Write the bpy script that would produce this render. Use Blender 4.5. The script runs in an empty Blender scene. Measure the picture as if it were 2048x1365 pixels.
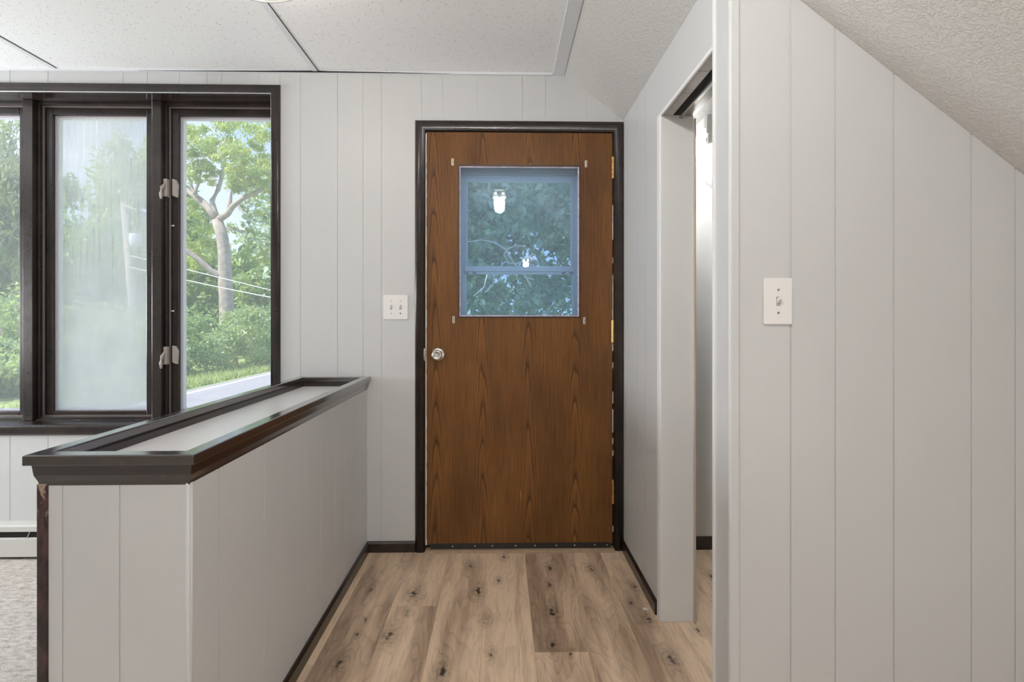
import bpy, bmesh, math, random
import numpy as np
from mathutils import Vector
random.seed(7); rng = np.random.default_rng(11)
S = bpy.context.scene
COL = S.collection
PI = math.pi
# ------------------------------------------------------------------ camera, sky, sun, exposure
F = 1025.0; EYE = 1.143; YAW = math.atan(21/F)
cd = bpy.data.cameras.new('camera'); cam = bpy.data.objects.new('camera', cd); COL.objects.link(cam)
cam.location = (0, 0, EYE); cam.rotation_euler = (PI/2, 0, -YAW)
cd.sensor_width = 36; cd.lens = F/2048*36; cd.shift_y = -45.5/2048; cd.clip_start = .02; cd.clip_end = 400
S.camera = cam
S.view_settings.view_transform = 'Standard'; S.view_settings.look = 'None'
S.view_settings.exposure = 0.36; S.view_settings.gamma = 1; S.view_settings.use_curve_mapping = False

w = bpy.data.worlds.new('sky'); S.world = w; w.use_nodes = True
nt = w.node_tree; nt.nodes.clear(); L = nt.links.new
o = nt.nodes.new('ShaderNodeOutputWorld'); b = nt.nodes.new('ShaderNodeBackground'); L(b.outputs[0], o.inputs[0])
tc = nt.nodes.new('ShaderNodeTexCoord'); sp = nt.nodes.new('ShaderNodeSeparateXYZ'); L(tc.outputs['Generated'], sp.inputs[0])
cr = nt.nodes.new('ShaderNodeValToRGB'); L(sp.outputs[2], cr.inputs[0])
cr.color_ramp.elements[0].position = 0.0; cr.color_ramp.elements[0].color = (.64, .75, .93, 1)
cr.color_ramp.elements[1].position = .55; cr.color_ramp.elements[1].color = (.22, .42, .90, 1)
cn = nt.nodes.new('ShaderNodeTexNoise'); cn.inputs['Scale'].default_value = 3.5; cn.inputs['Detail'].default_value = 6
L(tc.outputs['Generated'], cn.inputs['Vector'])
mr = nt.nodes.new('ShaderNodeMapRange'); L(cn.outputs[0], mr.inputs[0]); mr.inputs[1].default_value = .5; mr.inputs[2].default_value = .72
mx = nt.nodes.new('ShaderNodeMixRGB'); L(mr.outputs[0], mx.inputs[0]); L(cr.outputs[0], mx.inputs[1]); mx.inputs[2].default_value = (.82, .85, .90, 1)
L(mx.outputs[0], b.inputs[0]); b.inputs[1].default_value = 1.3

SUN_STRENGTH = 6.0; BULB_W = 1.0; TUBE = 62.0; FILL_W = 100
sd = bpy.data.lights.new('sun', 'SUN'); so = bpy.data.objects.new('sun', sd); COL.objects.link(so)
sd.energy = SUN_STRENGTH; sd.angle = math.radians(1); sd.color = (1, .95, .86)
so.rotation_euler = Vector((.62, .50, -.95)).to_track_quat('-Z', 'Y').to_euler(); so.location = (-8, -6, 12)
def area(name, loc, dir, sx, sy, wt, col):
    d = bpy.data.lights.new(name, 'AREA'); q = bpy.data.objects.new(name, d); COL.objects.link(q)
    d.shape = 'RECTANGLE'; d.size = sx; d.size_y = sy; d.energy = wt; d.color = col
    q.location = loc; q.rotation_euler = Vector(dir).to_track_quat('-Z', 'Y').to_euler(); return q
# added lights at the unseen rear, left and knee walls brighten the room
area('added_rear_light', (-2.5, -5.25, 1.45), (.15, 1, .45), 2.6, 1.3, FILL_W*.22, (.965, .985, 1))
area('added_side_light', (-4.25, 1.80, 1.45), (1, 0, .45), 1.2, 1.3, FILL_W*.92, (.965, .985, 1))

area('added_knee_wall_light', (2.36, -1.6, .45), (-1, .75, .25), 2.4, .55, FILL_W*.28, (.965, .985, 1))  # unseen low light added to brighten the side of the half wall

# ------------------------------------------------------------------ helpers
def W(px, py, Y):
    "point at distance Y in front of the eye along photo direction (px,py)"
    c, s = math.cos(YAW), math.sin(YAW); x = (px-1024)/F; z = (637-py)/F
    rx, ry = c*x+s, c-s*x; t = Y/ry
    return (rx*t, Y, EYE+z*t)

class MB:
    def __init__(s): s.v = []; s.f = []; s.m = []; s.sm = []
    def add(s, vs, fs, mi=0, smooth=False):
        k = len(s.v); s.v += [tuple(v) for v in vs]
        for f in fs: s.f.append(tuple(i+k for i in f)); s.m.append(mi); s.sm.append(smooth)
        return s
    def box(s, x0, x1, y0, y1, z0, z1, mi=0):
        return s.hexa([(x0,y0,z0),(x1,y0,z0),(x1,y1,z0),(x0,y1,z0),(x0,y0,z1),(x1,y0,z1),(x1,y1,z1),(x0,y1,z1)], mi)
    def hexa(s, p, mi=0):
        return s.add(p, [(0,3,2,1),(4,5,6,7),(0,1,5,4),(1,2,6,5),(2,3,7,6),(3,0,4,7)], mi)
    def prism(s, pts, axis, a0, a1, mi=0, smooth=False):
        n = len(pts)
        def m(p, a):
            return {'x': (a, p[0], p[1]), 'y': (p[0], a, p[1]), 'z': (p[0], p[1], a)}[axis]
        vs = [m(p, a0) for p in pts]+[m(p, a1) for p in pts]
        k = len(s.v); s.v += vs
        for i in range(n):
            j = (i+1) % n; s.f.append((k+i, k+j, k+n+j, k+n+i)); s.m.append(mi); s.sm.append(smooth)
        s.f.append(tuple(k+i for i in range(n))[::-1]); s.m.append(mi); s.sm.append(False)
        s.f.append(tuple(k+n+i for i in range(n))); s.m.append(mi); s.sm.append(False)
        return s
    def lathe(s, prof, c, axis='z', n=32, mi=0, smooth=True):
        "prof: (radius, height) pairs; rotates about axis through c"
        k = len(s.v)
        for r, h in prof:
            for i in range(n):
                a = 2*PI*i/n; u, v = r*math.cos(a), r*math.sin(a)
                p = {'z': (u, v, h), 'y': (u, h, v), 'x': (h, u, v)}[axis]
                s.v.append((c[0]+p[0], c[1]+p[1], c[2]+p[2]))
        for q in range(len(prof)-1):
            for i in range(n):
                j = (i+1) % n
                s.f.append((k+q*n+i, k+q*n+j, k+(q+1)*n+j, k+(q+1)*n+i)); s.m.append(mi); s.sm.append(smooth)
        return s
    def cyl(s, a, b, r, n=12, mi=0, r2=None): return s.tube([a, b], [r, r if r2 is None else r2], n, mi)
    def tube(s, pts, rad, n=8, mi=0):
        pts = [Vector(p) for p in pts]
        if not isinstance(rad, (list, tuple)): rad = [rad]*len(pts)
        k = len(s.v); up = Vector((0.123, .345, .93)).normalized()
        for i, p in enumerate(pts):
            d = (pts[min(i+1, len(pts)-1)]-pts[max(i-1, 0)]).normalized()
            u = d.cross(up)
            if u.length < 1e-3: u = d.cross(Vector((1, 0, 0)))
            u.normalize(); v = d.cross(u)
            for j in range(n):
                a = 2*PI*j/n; q = p+(u*math.cos(a)+v*math.sin(a))*rad[i]; s.v.append(tuple(q))
        for i in range(len(pts)-1):
            for j in range(n):
                jj = (j+1) % n; s.f.append((k+i*n+j, k+i*n+jj, k+(i+1)*n+jj, k+(i+1)*n+j)); s.m.append(mi); s.sm.append(True)
        s.f.append(tuple(k+j for j in range(n))[::-1]); s.m.append(mi); s.sm.append(False)
        e = k+(len(pts)-1)*n; s.f.append(tuple(e+j for j in range(n))); s.m.append(mi); s.sm.append(False)
        return s
    def moulding(s, path, prof, to3d, closed=False, mi=0, smooth=False):
        """mitred moulding: path of 2D points; prof = (offset to the left of travel, height); to3d(u,v,h)"""
        n = len(path); P = [Vector(p) for p in path]; m = len(prof); k = len(s.v)
        for i in range(n):
            def nrm(a, b): d = (P[b]-P[a]).normalized(); return Vector((-d.y, d.x))
            if closed: n0, n1 = nrm((i-1) % n, i), nrm(i, (i+1) % n)
            else:
                n1 = nrm(i, i+1) if i < n-1 else nrm(i-1, i); n0 = nrm(i-1, i) if i > 0 else n1
            q = (n0+n1); q = q/(q.dot(n1))
            for (of, h) in prof: s.v.append(to3d(P[i].x+q.x*of, P[i].y+q.y*of, h))
        segs = n if closed else n-1
        for i in range(segs):
            a, b = k+i*m, k+((i+1) % n)*m
            for j in range(m):
                jj = (j+1) % m; s.f.append((a+j, a+jj, b+jj, b+j)); s.m.append(mi); s.sm.append(smooth)
        if not closed:
            s.f.append(tuple(k+j for j in range(m))); s.m.append(mi); s.sm.append(False)
            s.f.append(tuple(k+(n-1)*m+j for j in range(m))[::-1]); s.m.append(mi); s.sm.append(False)
        return s
    def build(s, name, mats, parent=None, bevel=0, seg=2, recentre=True, auto=None):
        if not isinstance(mats, (list, tuple)): mats = [mats]
        me = bpy.data.meshes.new(name)
        v = np.array(s.v, dtype=float); c = np.zeros(3)
        if recentre: c = (v.min(0)+v.max(0))/2; c[2] = v[:, 2].min()
        me.from_pydata((v-c).tolist(), [], s.f)
        for m in mats: me.materials.append(m)
        me.polygons.foreach_set('material_index', s.m); me.polygons.foreach_set('use_smooth', s.sm)
        bm = bmesh.new(); bm.from_mesh(me); bmesh.ops.recalc_face_normals(bm, faces=bm.faces); bm.to_mesh(me); bm.free()
        me.update()
        ob = bpy.data.objects.new(name, me); COL.objects.link(ob); ob.location = c
        if parent: ob.parent = parent; ob.location = Vector(c)-world_loc(parent)
        if bevel:
            md = ob.modifiers.new('bevel', 'BEVEL'); md.width = bevel; md.segments = seg; md.limit_method = 'ANGLE'; md.angle_limit = math.radians(40)
            md.harden_normals = False
        return ob
def world_loc(o):
    v = Vector(o.location)
    while o.parent: o = o.parent; v = v+Vector(o.location)
    return v
def tag(o, label=None, cat=None, group=None, kind=None):
    if label: o['label'] = label
    if cat: o['category'] = cat
    if group: o['group'] = group
    if kind: o['kind'] = kind
    return o
def empty(name, loc, label, cat, group=None, kind=None):
    e = bpy.data.objects.new(name, None); COL.objects.link(e); e.location = loc; e.empty_display_size = .1
    return tag(e, label, cat, group, kind)
def ST(o, label, cat): return tag(o, label, cat, None, 'structure')

# ------------------------------------------------------------------ materials
class NM:
    def __init__(s, name):
        s.mat = bpy.data.materials.new(name); s.mat.use_nodes = True; s.t = s.mat.node_tree; s.t.nodes.clear()
        s.out = s.n('ShaderNodeOutputMaterial')
    def n(s, t, **k):
        q = s.t.nodes.new(t)
        for a, v in k.items(): setattr(q, a, v)
        return q
    def l(s, a, b): s.t.links.new(a, b)
    def inp(s, sock, v):
        if isinstance(v, bpy.types.NodeSocket): s.l(v, sock)
        else: sock.default_value = v
    def math(s, op, a, b=0.0, c=None, clamp=False):
        q = s.n('ShaderNodeMath', operation=op, use_clamp=clamp); s.inp(q.inputs[0], a); s.inp(q.inputs[1], b)
        if c is not None: s.inp(q.inputs[2], c)
        return q.outputs[0]
    def obj(s): return s.n('ShaderNodeTexCoord').outputs['Object']
    def pos(s): return s.n('ShaderNodeNewGeometry').outputs['Position']
    def sep(s, v): q = s.n('ShaderNodeSeparateXYZ'); s.l(v, q.inputs[0]); return q.outputs
    def comb(s, x, y, z):
        q = s.n('ShaderNodeCombineXYZ'); s.inp(q.inputs[0], x); s.inp(q.inputs[1], y); s.inp(q.inputs[2], z); return q.outputs[0]
    def mapv(s, v, scale=(1,1,1), loc=(0,0,0)):
        q = s.n('ShaderNodeMapping'); s.l(v, q.inputs[0]); q.inputs['Scale'].default_value = scale; q.inputs['Location'].default_value = loc; return q.outputs[0]
    def noise(s, v, scale=5, detail=3, rough=.5, dist=0):
        q = s.n('ShaderNodeTexNoise'); s.l(v, q.inputs['Vector']); q.inputs['Scale'].default_value = scale
        q.inputs['Detail'].default_value = detail; q.inputs['Roughness'].default_value = rough; q.inputs['Distortion'].default_value = dist; return q.outputs[0]
    def ramp(s, f, stops):
        q = s.n('ShaderNodeValToRGB'); s.inp(q.inputs[0], f); e = q.color_ramp.elements
        while len(e) < len(stops): e.new(.5)
        for i, (p, c) in enumerate(stops): e[i].position = p; e[i].color = (*c, 1) if len(c) == 3 else c
        return q.outputs[0]
    def mr(s, f, a, b, c=0., d=1.):
        q = s.n('ShaderNodeMapRange'); s.inp(q.inputs[0], f)
        for i, v in enumerate((a, b, c, d)): s.inp(q.inputs[i+1], v)
        return q.outputs[0]
    def mix(s, f, a, b, mode='MIX'):
        q = s.n('ShaderNodeMixRGB', blend_type=mode); s.inp(q.inputs[0], f)
        for i, v in ((1, a), (2, b)): s.inp(q.inputs[i], (*v, 1) if isinstance(v, tuple) and len(v) == 3 else v)
        return q.outputs[0]
    def bump(s, h, strength=.3, dist=.002):
        q = s.n('ShaderNodeBump'); s.l(h, q.inputs['Height']); q.inputs['Strength'].default_value = strength; q.inputs['Distance'].default_value = dist; return q.outputs[0]
    def bsdf(s, col, rough=.5, metal=0., normal=None, coat=0., spec=.5, cior=1.5, emit=None, es=0.):
        q = s.n('ShaderNodeBsdfPrincipled')
        s.inp(q.inputs['Base Color'], (*col, 1) if isinstance(col, tuple) and len(col) == 3 else col)
        s.inp(q.inputs['Roughness'], rough); s.inp(q.inputs['Metallic'], metal); q.inputs['Coat Weight'].default_value = coat
        q.inputs['Coat Roughness'].default_value = .12; q.inputs['Coat IOR'].default_value = cior
        q.inputs['Specular IOR Level'].default_value = spec
        if normal is not None: s.l(normal, q.inputs['Normal'])
        if emit: q.inputs['Emission Color'].default_value = (*emit, 1); q.inputs['Emission Strength'].default_value = es
        return q.outputs[0]
    def done(s, sh): s.l(sh, s.out.inputs[0]); return s.mat

def plain(name, col, rough=.5, metal=0., bumps=0., bscale=60, var=0., vscale=8, coat=0.):
    m = NM(name); p = m.pos(); c = col; nr = None
    nz = m.noise(p, vscale, 4)
    if var: c = m.mix(m.mr(nz, .3, .7), tuple(x*(1-var) for x in col), tuple(min(1, x*(1+var)) for x in col))
    if bumps: nr = m.bump(m.noise(p, bscale, 3), bumps, .002)
    return m.done(m.bsdf(c, rough, metal, nr, coat))

WALL = plain('painted_panelling', (.615, .622, .620), .42, bumps=.10, bscale=90, var=.015, vscale=3)
WHITE = plain('white_trim_paint', (.84, .84, .83), .38, bumps=.05, bscale=60, var=.01)
CLOSETW = plain('closet_paint', (.70, .695, .69), .6, bumps=.5, bscale=70, var=.02)
PLASTIC = plain('white_plastic', (.84, .83, .81), .3)
DARKHOLE = plain('black_recess', (.012, .011, .011), .8)
GREYBOARD = plain('smudged_grey_board', (.30, .29, .28), .5, var=.25, vscale=14)
NICKEL = plain('satin_nickel', (.62, .60, .56), .28, 1.0)
BRASS = plain('worn_brass', (.70, .42, .16), .33, 1.0, var=.25, vscale=60)
ZINC = plain('zinc_clip', (.80, .77, .66), .35, .6)
HEATER = plain('enamelled_steel_white', (.64, .63, .60), .35, .0)
ALU = plain('white_storm_door_enamel', (.80, .86, .90), .4)  # white frame; bluish cast of daylight put into its colour
LATCH = plain('beige_latch_enamel', (.45, .40, .37), .35)
BEAD = plain('bead_daylight_lilac', (.50, .44, .50), .45)  # lilac tone paints daylight glare on the bead
TAN = plain('tan_threshold', (.42, .30, .20), .5, var=.12, vscale=20)
TBAR = plain('ceiling_grid_white', (.76, .78, .81), .35)
CAULK = plain('white_caulk', (.85, .84, .82), .5, bumps=.4, bscale=200)
BLACKRUB = plain('black_rubber', (.02, .018, .016), .5)

def dark_trim():
    m = NM('dark_brown_stained_trim'); p = m.pos()
    g = m.noise(m.mapv(p, (60, 60, 60)), 1, 4, .6)
    c = m.mix(m.mr(m.noise(p, 9, 4), .35, .7), (.012, .0075, .006), (.030, .019, .0145))
    sp = m.mr(m.noise(p, 140, 2), .70, .78)
    c = m.mix(m.math('MULTIPLY', sp, .25), c, (.12, .085, .065))
    return m.done(m.bsdf(c, m.mr(g, .2, .8, .24, .38), 0, m.bump(g, .12, .001), .25))
TRIM = dark_trim()
LINING = plain('glossy_dark_lining', (.03, .02, .018), .12, coat=1.)
LIT_REVEAL = plain('reveal_daylight_pale', (.80, .76, .84), .5)  # pale lilac colour stands in for outdoor light on the sash reveal

def capwood(name, ci):
    m = NM(name); p = m.pos()
    g = m.noise(m.mapv(p, (40, 3, 40)), 1.5, 5, .6)
    c = m.mix(m.mr(g, .35, .7), (.016, .010, .008), (.044, .028, .021))
    return m.done(m.bsdf(c, m.mr(g, .2, .8, .18, .30), 0, m.bump(g, .10, .001), 1., cior=ci))
CAP = capwood('dark_cap_wood', 1.45); CAPTOP = capwood('varnished_cap_board', 1.95)

def tile_mat():
    m = NM('fissured_ceiling_tile'); p = m.pos()
    wv = m.mapv(p, (1, 1, 1))
    v = m.n('ShaderNodeTexVoronoi'); m.l(m.mapv(p, (70, 105, 70)), v.inputs['Vector']); v.inputs['Scale'].default_value = 1
    msk = m.mr(m.noise(p, 55, 2), .48, .56)
    d = m.math('MULTIPLY', m.mr(v.outputs['Distance'], .12, .26, 1., 0.), msk)
    d2 = m.math('MULTIPLY', m.mr(m.noise(p, 190, 2), .66, .74), .5)
    dd = m.math('MAXIMUM', d, d2)
    c = m.mix(dd, (.88, .885, .89), (.38, .38, .385))
    return m.done(m.bsdf(c, .9, 0, m.bump(dd, -.3, .002)))
TILE = tile_mat()

def plaster():
    m = NM('textured_plaster'); p = m.pos()
    h = m.math('ADD', m.mr(m.noise(p, 95, 3, .5, .9), .46, .60), m.math('MULTIPLY', m.noise(p, 170, 2), .3))
    return m.done(m.bsdf((.64, .63, .61), .55, 0, m.bump(h, .42, .004)))
PLASTER = plaster()

def carpet():
    m = NM('beige_carpet'); p = m.pos()
    n1 = m.noise(p, 260, 2, .7); n2 = m.noise(m.mapv(p, (1, 2.2, 1)), 30, 4, .6)
    f = m.math('ADD', m.math('MULTIPLY', n1, .55), m.math('MULTIPLY', n2, .45))
    c = m.ramp(f, [(.36, (.36, .31, .27)), (.5, (.74, .69, .635)), (.62, (.90, .87, .83))])
    return m.done(m.bsdf(c, .95, 0, m.bump(f, 1.0, .01), spec=.1))
CARPET = carpet()

def veneer():
    m = NM('oak_veneer_door'); p = m.pos(); X, Yy, Z = m.sep(p)
    per = .230; cx = .365
    nzx = m.noise(m.comb(m.math('MULTIPLY', X, 2.5), 0., m.math('MULTIPLY', Z, .9)), 1, 2)
    xs = m.math('ADD', X, m.math('MULTIPLY', m.math('SUBTRACT', nzx, .5), .05))
    q = m.math('DIVIDE', m.math('SUBTRACT', xs, cx), per)
    cell = m.math('ROUND', q, 0.)
    fx = m.math('MULTIPLY', m.math('SUBTRACT', q, cell), per)          # distance to the arch axis
    fx2 = m.math('MULTIPLY', fx, fx)
    low = m.noise(m.comb(m.math('MULTIPLY', X, 9), cell, m.math('MULTIPLY', Z, 1.6)), 1, 3)
    ff = m.math('ADD', m.math('ADD', m.math('MULTIPLY', Z, 4.6), m.math('MULTIPLY', fx2, 1500)), m.math('MULTIPLY', low, 3.4))
    ff = m.math('ADD', ff, m.math('MULTIPLY', cell, .37))
    ring = m.math('FRACT', ff)
    ringc = m.ramp(ring, [(0, (.0, 0, 0)), (.10, (1, 1, 1)), (.32, (.35,)*3), (1, (.0,)*3)])
    st = m.noise(m.comb(m.math('MULTIPLY', X, 330), 0., m.math('MULTIPLY', Z, 6)), 1, 4, .65)
    st2 = m.noise(m.comb(m.math('MULTIPLY', X, 120), 3., m.math('MULTIPLY', Z, 2.2)), 1, 3, .6)
    patch = m.noise(m.comb(m.math('MULTIPLY', X, 6), 5., m.math('MULTIPLY', Z, 2.0)), 1, 3)
    base = m.mix(m.mr(patch, .3, .72), (.175, .068, .015), (.33, .140, .034))
    c = m.mix(m.math('MULTIPLY', ringc, .85), base, (.040, .019, .008))
    c = m.mix(m.mr(st, .40, .68, 0., .60), c, (.040, .018, .008))
    c = m.mix(m.mr(st2, .5, .75, 0., .45), c, (.22, .115, .035))
    return m.done(m.bsdf(c, m.mr(st, .3, .7, .42, .55), 0, m.bump(st, .10, .001), spec=.28))
VENEER = veneer()

KNOTS = [(-0.55, 2.165, .6), (-0.366, 2.136, 1.1), (-0.097, 2.147, 1.), (-0.404, 1.854, 1.1), (-0.538, 1.706, 1.), (-0.515, 1.953, .6), (-0.521, 1.865, .5),
  (-0.367, 1.993, .5), (-0.189, 1.662, .9), (-0.063, 1.95, .8), (-0.034, 1.746, .5), (0.22, 2.339, .7), (0.205, 2.194, .7), (0.197, 1.989, 1.15), (0.178, 1.788, .9),
  (0.408, 2.335, .8), (-0.012, 2.235, .5), (0.01, 2.462, .8), (-0.143, 2.367, .8), (0.557, 1.93, .9), (0.57, 1.705, 1.), (0.718, 1.86, .5), (0.566, 2.169, .6),
  (0.235, 1.74, .4), (.52, 2.05, .5), (.93, 2.25, .9), (.86, 2.38, .8)]
def floor_mat():
    m = NM('oak_vinyl_planks'); p = m.pos(); X, Yy, Z = m.sep(p)
    at = m.n('ShaderNodeAttribute', attribute_name='tone'); T, SD, _ = m.sep(at.outputs['Vector'])
    # knots: a dark core, a soft stain, and a bulge that bends the grain around it
    core = stain = hump = None
    for (kx, ky, s) in KNOTS:
        dx = m.math('DIVIDE', m.math('SUBTRACT', X, kx), .014*s); dy = m.math('DIVIDE', m.math('SUBTRACT', Yy, ky), .034*s)
        d2 = m.math('ADD', m.math('MULTIPLY', dx, dx), m.math('MULTIPLY', dy, dy))
        g = m.math('EXPONENT', m.math('MULTIPLY', d2, -1.0))
        gs = m.math('EXPONENT', m.math('MULTIPLY', d2, -.22))
        core = g if core is None else m.math('MAXIMUM', core, g)
        hump = gs if hump is None else m.math('MAXIMUM', hump, gs)
    wob = m.noise(p, 55, 3)
    low = m.noise(m.comb(m.math('MULTIPLY', X, 6.5), m.math('MULTIPLY', Yy, 1.25), SD), 1, 2, .5)
    rf = m.math('ADD', m.math('MULTIPLY', low, 17.0), m.math('MULTIPLY', hump, 2.2))
    rf = m.math('ADD', rf, m.math('MULTIPLY', m.noise(m.comb(m.math('MULTIPLY', X, 60), m.math('MULTIPLY', Yy, 9), SD), 1, 2), .5))
    ring = m.math('FRACT', rf)
    rc = m.ramp(ring, [(0, (0,)*3), (.12, (.9,)*3), (.35, (.3,)*3), (1, (0,)*3)])
    st = m.noise(m.comb(m.math('MULTIPLY', X, 260), m.math('MULTIPLY', Yy, 11), SD), 1, 4, .65)
    pat = m.noise(m.comb(m.math('MULTIPLY', X, 11), m.math('MULTIPLY', Yy, 1.4), SD), 1, 3, .55)
    dark = m.math('ADD', m.mr(pat, .40, .66), m.math('MULTIPLY', m.math('SUBTRACT', T, .55), 1.15), clamp=True)
    base = m.mix(dark, (.88, .67, .475), (.40, .28, .19))
    c = m.mix(m.math('MULTIPLY', rc, m.mr(dark, 0, 1, .17, .55)), base, (.20, .135, .092))
    c = m.mix(m.mr(st, .52, .72, 0., .38), c, (.16, .10, .066))
    c = m.mix(m.mr(st, .46, .30, 0., .45), c, (.66, .51, .375))
    kk = m.math('MULTIPLY', hump, m.mr(wob, .35, .65, .22, .70))
    c = m.mix(kk, c, (.10, .062, .042))
    kc = m.mr(m.math('MULTIPLY', core, m.mr(wob, .3, .7, .5, 1.6)), .55, 1.0)
    c = m.mix(m.math('MULTIPLY', kc, .85), c, (.028, .020, .016))
    return m.done(m.bsdf(c, .42, 0, m.bump(m.math('ADD', st, m.math('MULTIPLY', rc, -.3)), .12, .001)))
PLANK = floor_mat()

def glass(name, tint=(1, 1, 1), veil=0., fog=False):
    m = NM(name); tr = m.n('ShaderNodeBsdfTransparent'); tr.inputs[0].default_value = (*tint, 1)
    gl = m.n('ShaderNodeBsdfGlossy'); gl.inputs['Roughness'].default_value = .01
    ge = m.n('ShaderNodeNewGeometry'); dt = m.n('ShaderNodeVectorMath', operation='DOT_PRODUCT'); m.l(ge.outputs['Normal'], dt.inputs[0]); m.l(ge.outputs['Incoming'], dt.inputs[1])
    fz = m.math('POWER', m.math('SUBTRACT', 1., m.math('ABSOLUTE', dt.outputs['Value']), clamp=True), 5.)
    fres = m.math('MULTIPLY_ADD', fz, .96, .04)
    mx = m.n('ShaderNodeMixShader'); m.l(fres, mx.inputs[0]); m.l(tr.outputs[0], mx.inputs[1]); m.l(gl.outputs[0], mx.inputs[2])
    sh = mx.outputs[0]
    if veil or fog:
        p = m.pos(); X, Yy, Z = m.sep(p)
        tl = m.n('ShaderNodeBsdfTranslucent'); tl.inputs[0].default_value = (.94, .96, .94, 1)
        df = m.n('ShaderNodeBsdfDiffuse'); df.inputs[0].default_value = (.9, .9, .9, 1)
        ad = m.n('ShaderNodeMixShader'); ad.inputs[0].default_value = .35; m.l(tl.outputs[0], ad.inputs[1]); m.l(df.outputs[0], ad.inputs[2])
        if fog:
            blotch = m.noise(m.mapv(p, (2.2, 1, 1.3)), 1.6, 3)
            run = m.noise(m.comb(m.math('MULTIPLY', X, 150), 0., m.math('MULTIPLY', Z, 1.6)), 1, 3)
            runm = m.math('MULTIPLY', m.mr(run, .56, .66), m.mr(Z, 1.25, 1.7, 0., .30))
            edge = m.math('MULTIPLY', m.mr(m.math('ABSOLUTE', m.math('SUBTRACT', X, -2.02)), .12, .27, 1., .75), 1.)
            low = m.mr(Z, 1.35, .75, 0., .10)
            f = m.math('MULTIPLY', m.math('ADD', m.mr(blotch, .3, .62, .42, .68), low), edge)
            f = m.math('SUBTRACT', f, runm, clamp=True)
        else: f = veil  # even veil paints a pale haze of light onto the glass
        m2 = m.n('ShaderNodeMixShader'); m.inp(m2.inputs[0], f); m.l(sh, m2.inputs[1]); m.l(ad.outputs[0], m2.inputs[2]); sh = m2.outputs[0]
    return m.done(sh)
GLASS = glass('window_glass', veil=.14)
FOG = glass('condensation_fogged_glass', fog=True)
DGLASS = glass('door_glass_daylight_cast', (.78, .88, 1.0), veil=.10)  # blue tint puts the bluish daylight cast into the pane
SGLASS = glass('storm_door_glass', (.88, .94, 1.0), veil=.08)  # slight blue tint carries the same daylight cast
LAMPGLASS = glass('clear_lamp_glass', (.93, .93, .93), veil=.06)
def rimglass():
    m = NM('pressed_glass_rim'); return m.done(m.bsdf((.33, .33, .33), .15))
RIM = rimglass()
def emit(name, col, s):
    m = NM(name); e = m.n('ShaderNodeEmission'); e.inputs[0].default_value = (*col, 1); e.inputs[1].default_value = s; return m.done(e.outputs[0])
BULB = emit('lit_bulb', (1, .86, .66), 25)
TUBEM = emit('lit_fluorescent_tube', (1, .99, .96), TUBE)

def leaf(name, a, b, trans=.5, sc=1.3):
    m = NM(name); p = m.pos(); n1 = m.noise(p, sc, 3); n2 = m.noise(p, 14, 2)
    f = m.math('ADD', m.math('MULTIPLY', n1, .6), m.math('MULTIPLY', n2, .4))
    c = m.mix(m.mr(f, .38, .62), a, b)
    d = m.n('ShaderNodeBsdfDiffuse'); t = m.n('ShaderNodeBsdfTranslucent'); m.l(c, d.inputs[0])
    m.l(m.mix(1., c, (1.15, 1.1, .6), 'MULTIPLY'), t.inputs[0])
    x = m.n('ShaderNodeMixShader'); x.inputs[0].default_value = trans; m.l(d.outputs[0], x.inputs[1]); m.l(t.outputs[0], x.inputs[2])
    g = m.n('ShaderNodeBsdfGlossy'); g.inputs['Roughness'].default_value = .35
    y = m.n('ShaderNodeMixShader'); y.inputs[0].default_value = .05; m.l(x.outputs[0], y.inputs[1]); m.l(g.outputs[0], y.inputs[2])
    return m.done(y.outputs[0])
LEAF_Y = leaf('yellow_green_leaves', (.30, .46, .16), (.66, .72, .26))
LEAF_M = leaf('mid_green_leaves', (.24, .40, .19), (.50, .62, .27))
LEAF_S = leaf('shrub_leaves', (.26, .43, .20), (.58, .68, .36))
LEAF_C = leaf('conifer_needles', (.22, .33, .20), (.44, .52, .28))
LEAF_D = leaf('maple_leaves_shade_sparkle', (.09, .20, .12), (.62, .76, .56), .35, 3.2)  # dark tone paints shade, pale tone paints sparkles of light
BARK = plain('grey_bark', (.42, .36, .31), .9, bumps=1., bscale=14, var=.25, vscale=6)
PALEBARK = plain('pale_twig_bark', (.75, .68, .60), .8)
POLEWOOD = plain('weathered_pole', (.50, .42, .38), .9, var=.15)
def grass_mat():
    m = NM('mown_grass'); p = m.pos()
    c = m.mix(m.mr(m.noise(p, 9, 5, .7), .35, .65), (.24, .36, .10), (.55, .62, .26))
    return m.done(m.bsdf(c, .9, 0, m.bump(m.noise(p, 60, 2), .8, .03), spec=.1))
GRASS = grass_mat()
ASPHALT = plain('sunlit_asphalt', (.36, .35, .37), .9, bumps=.4, bscale=90, var=.10, vscale=2)
ROADPAINT = plain('road_line_paint', (.95, .94, .90), .7)

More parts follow.
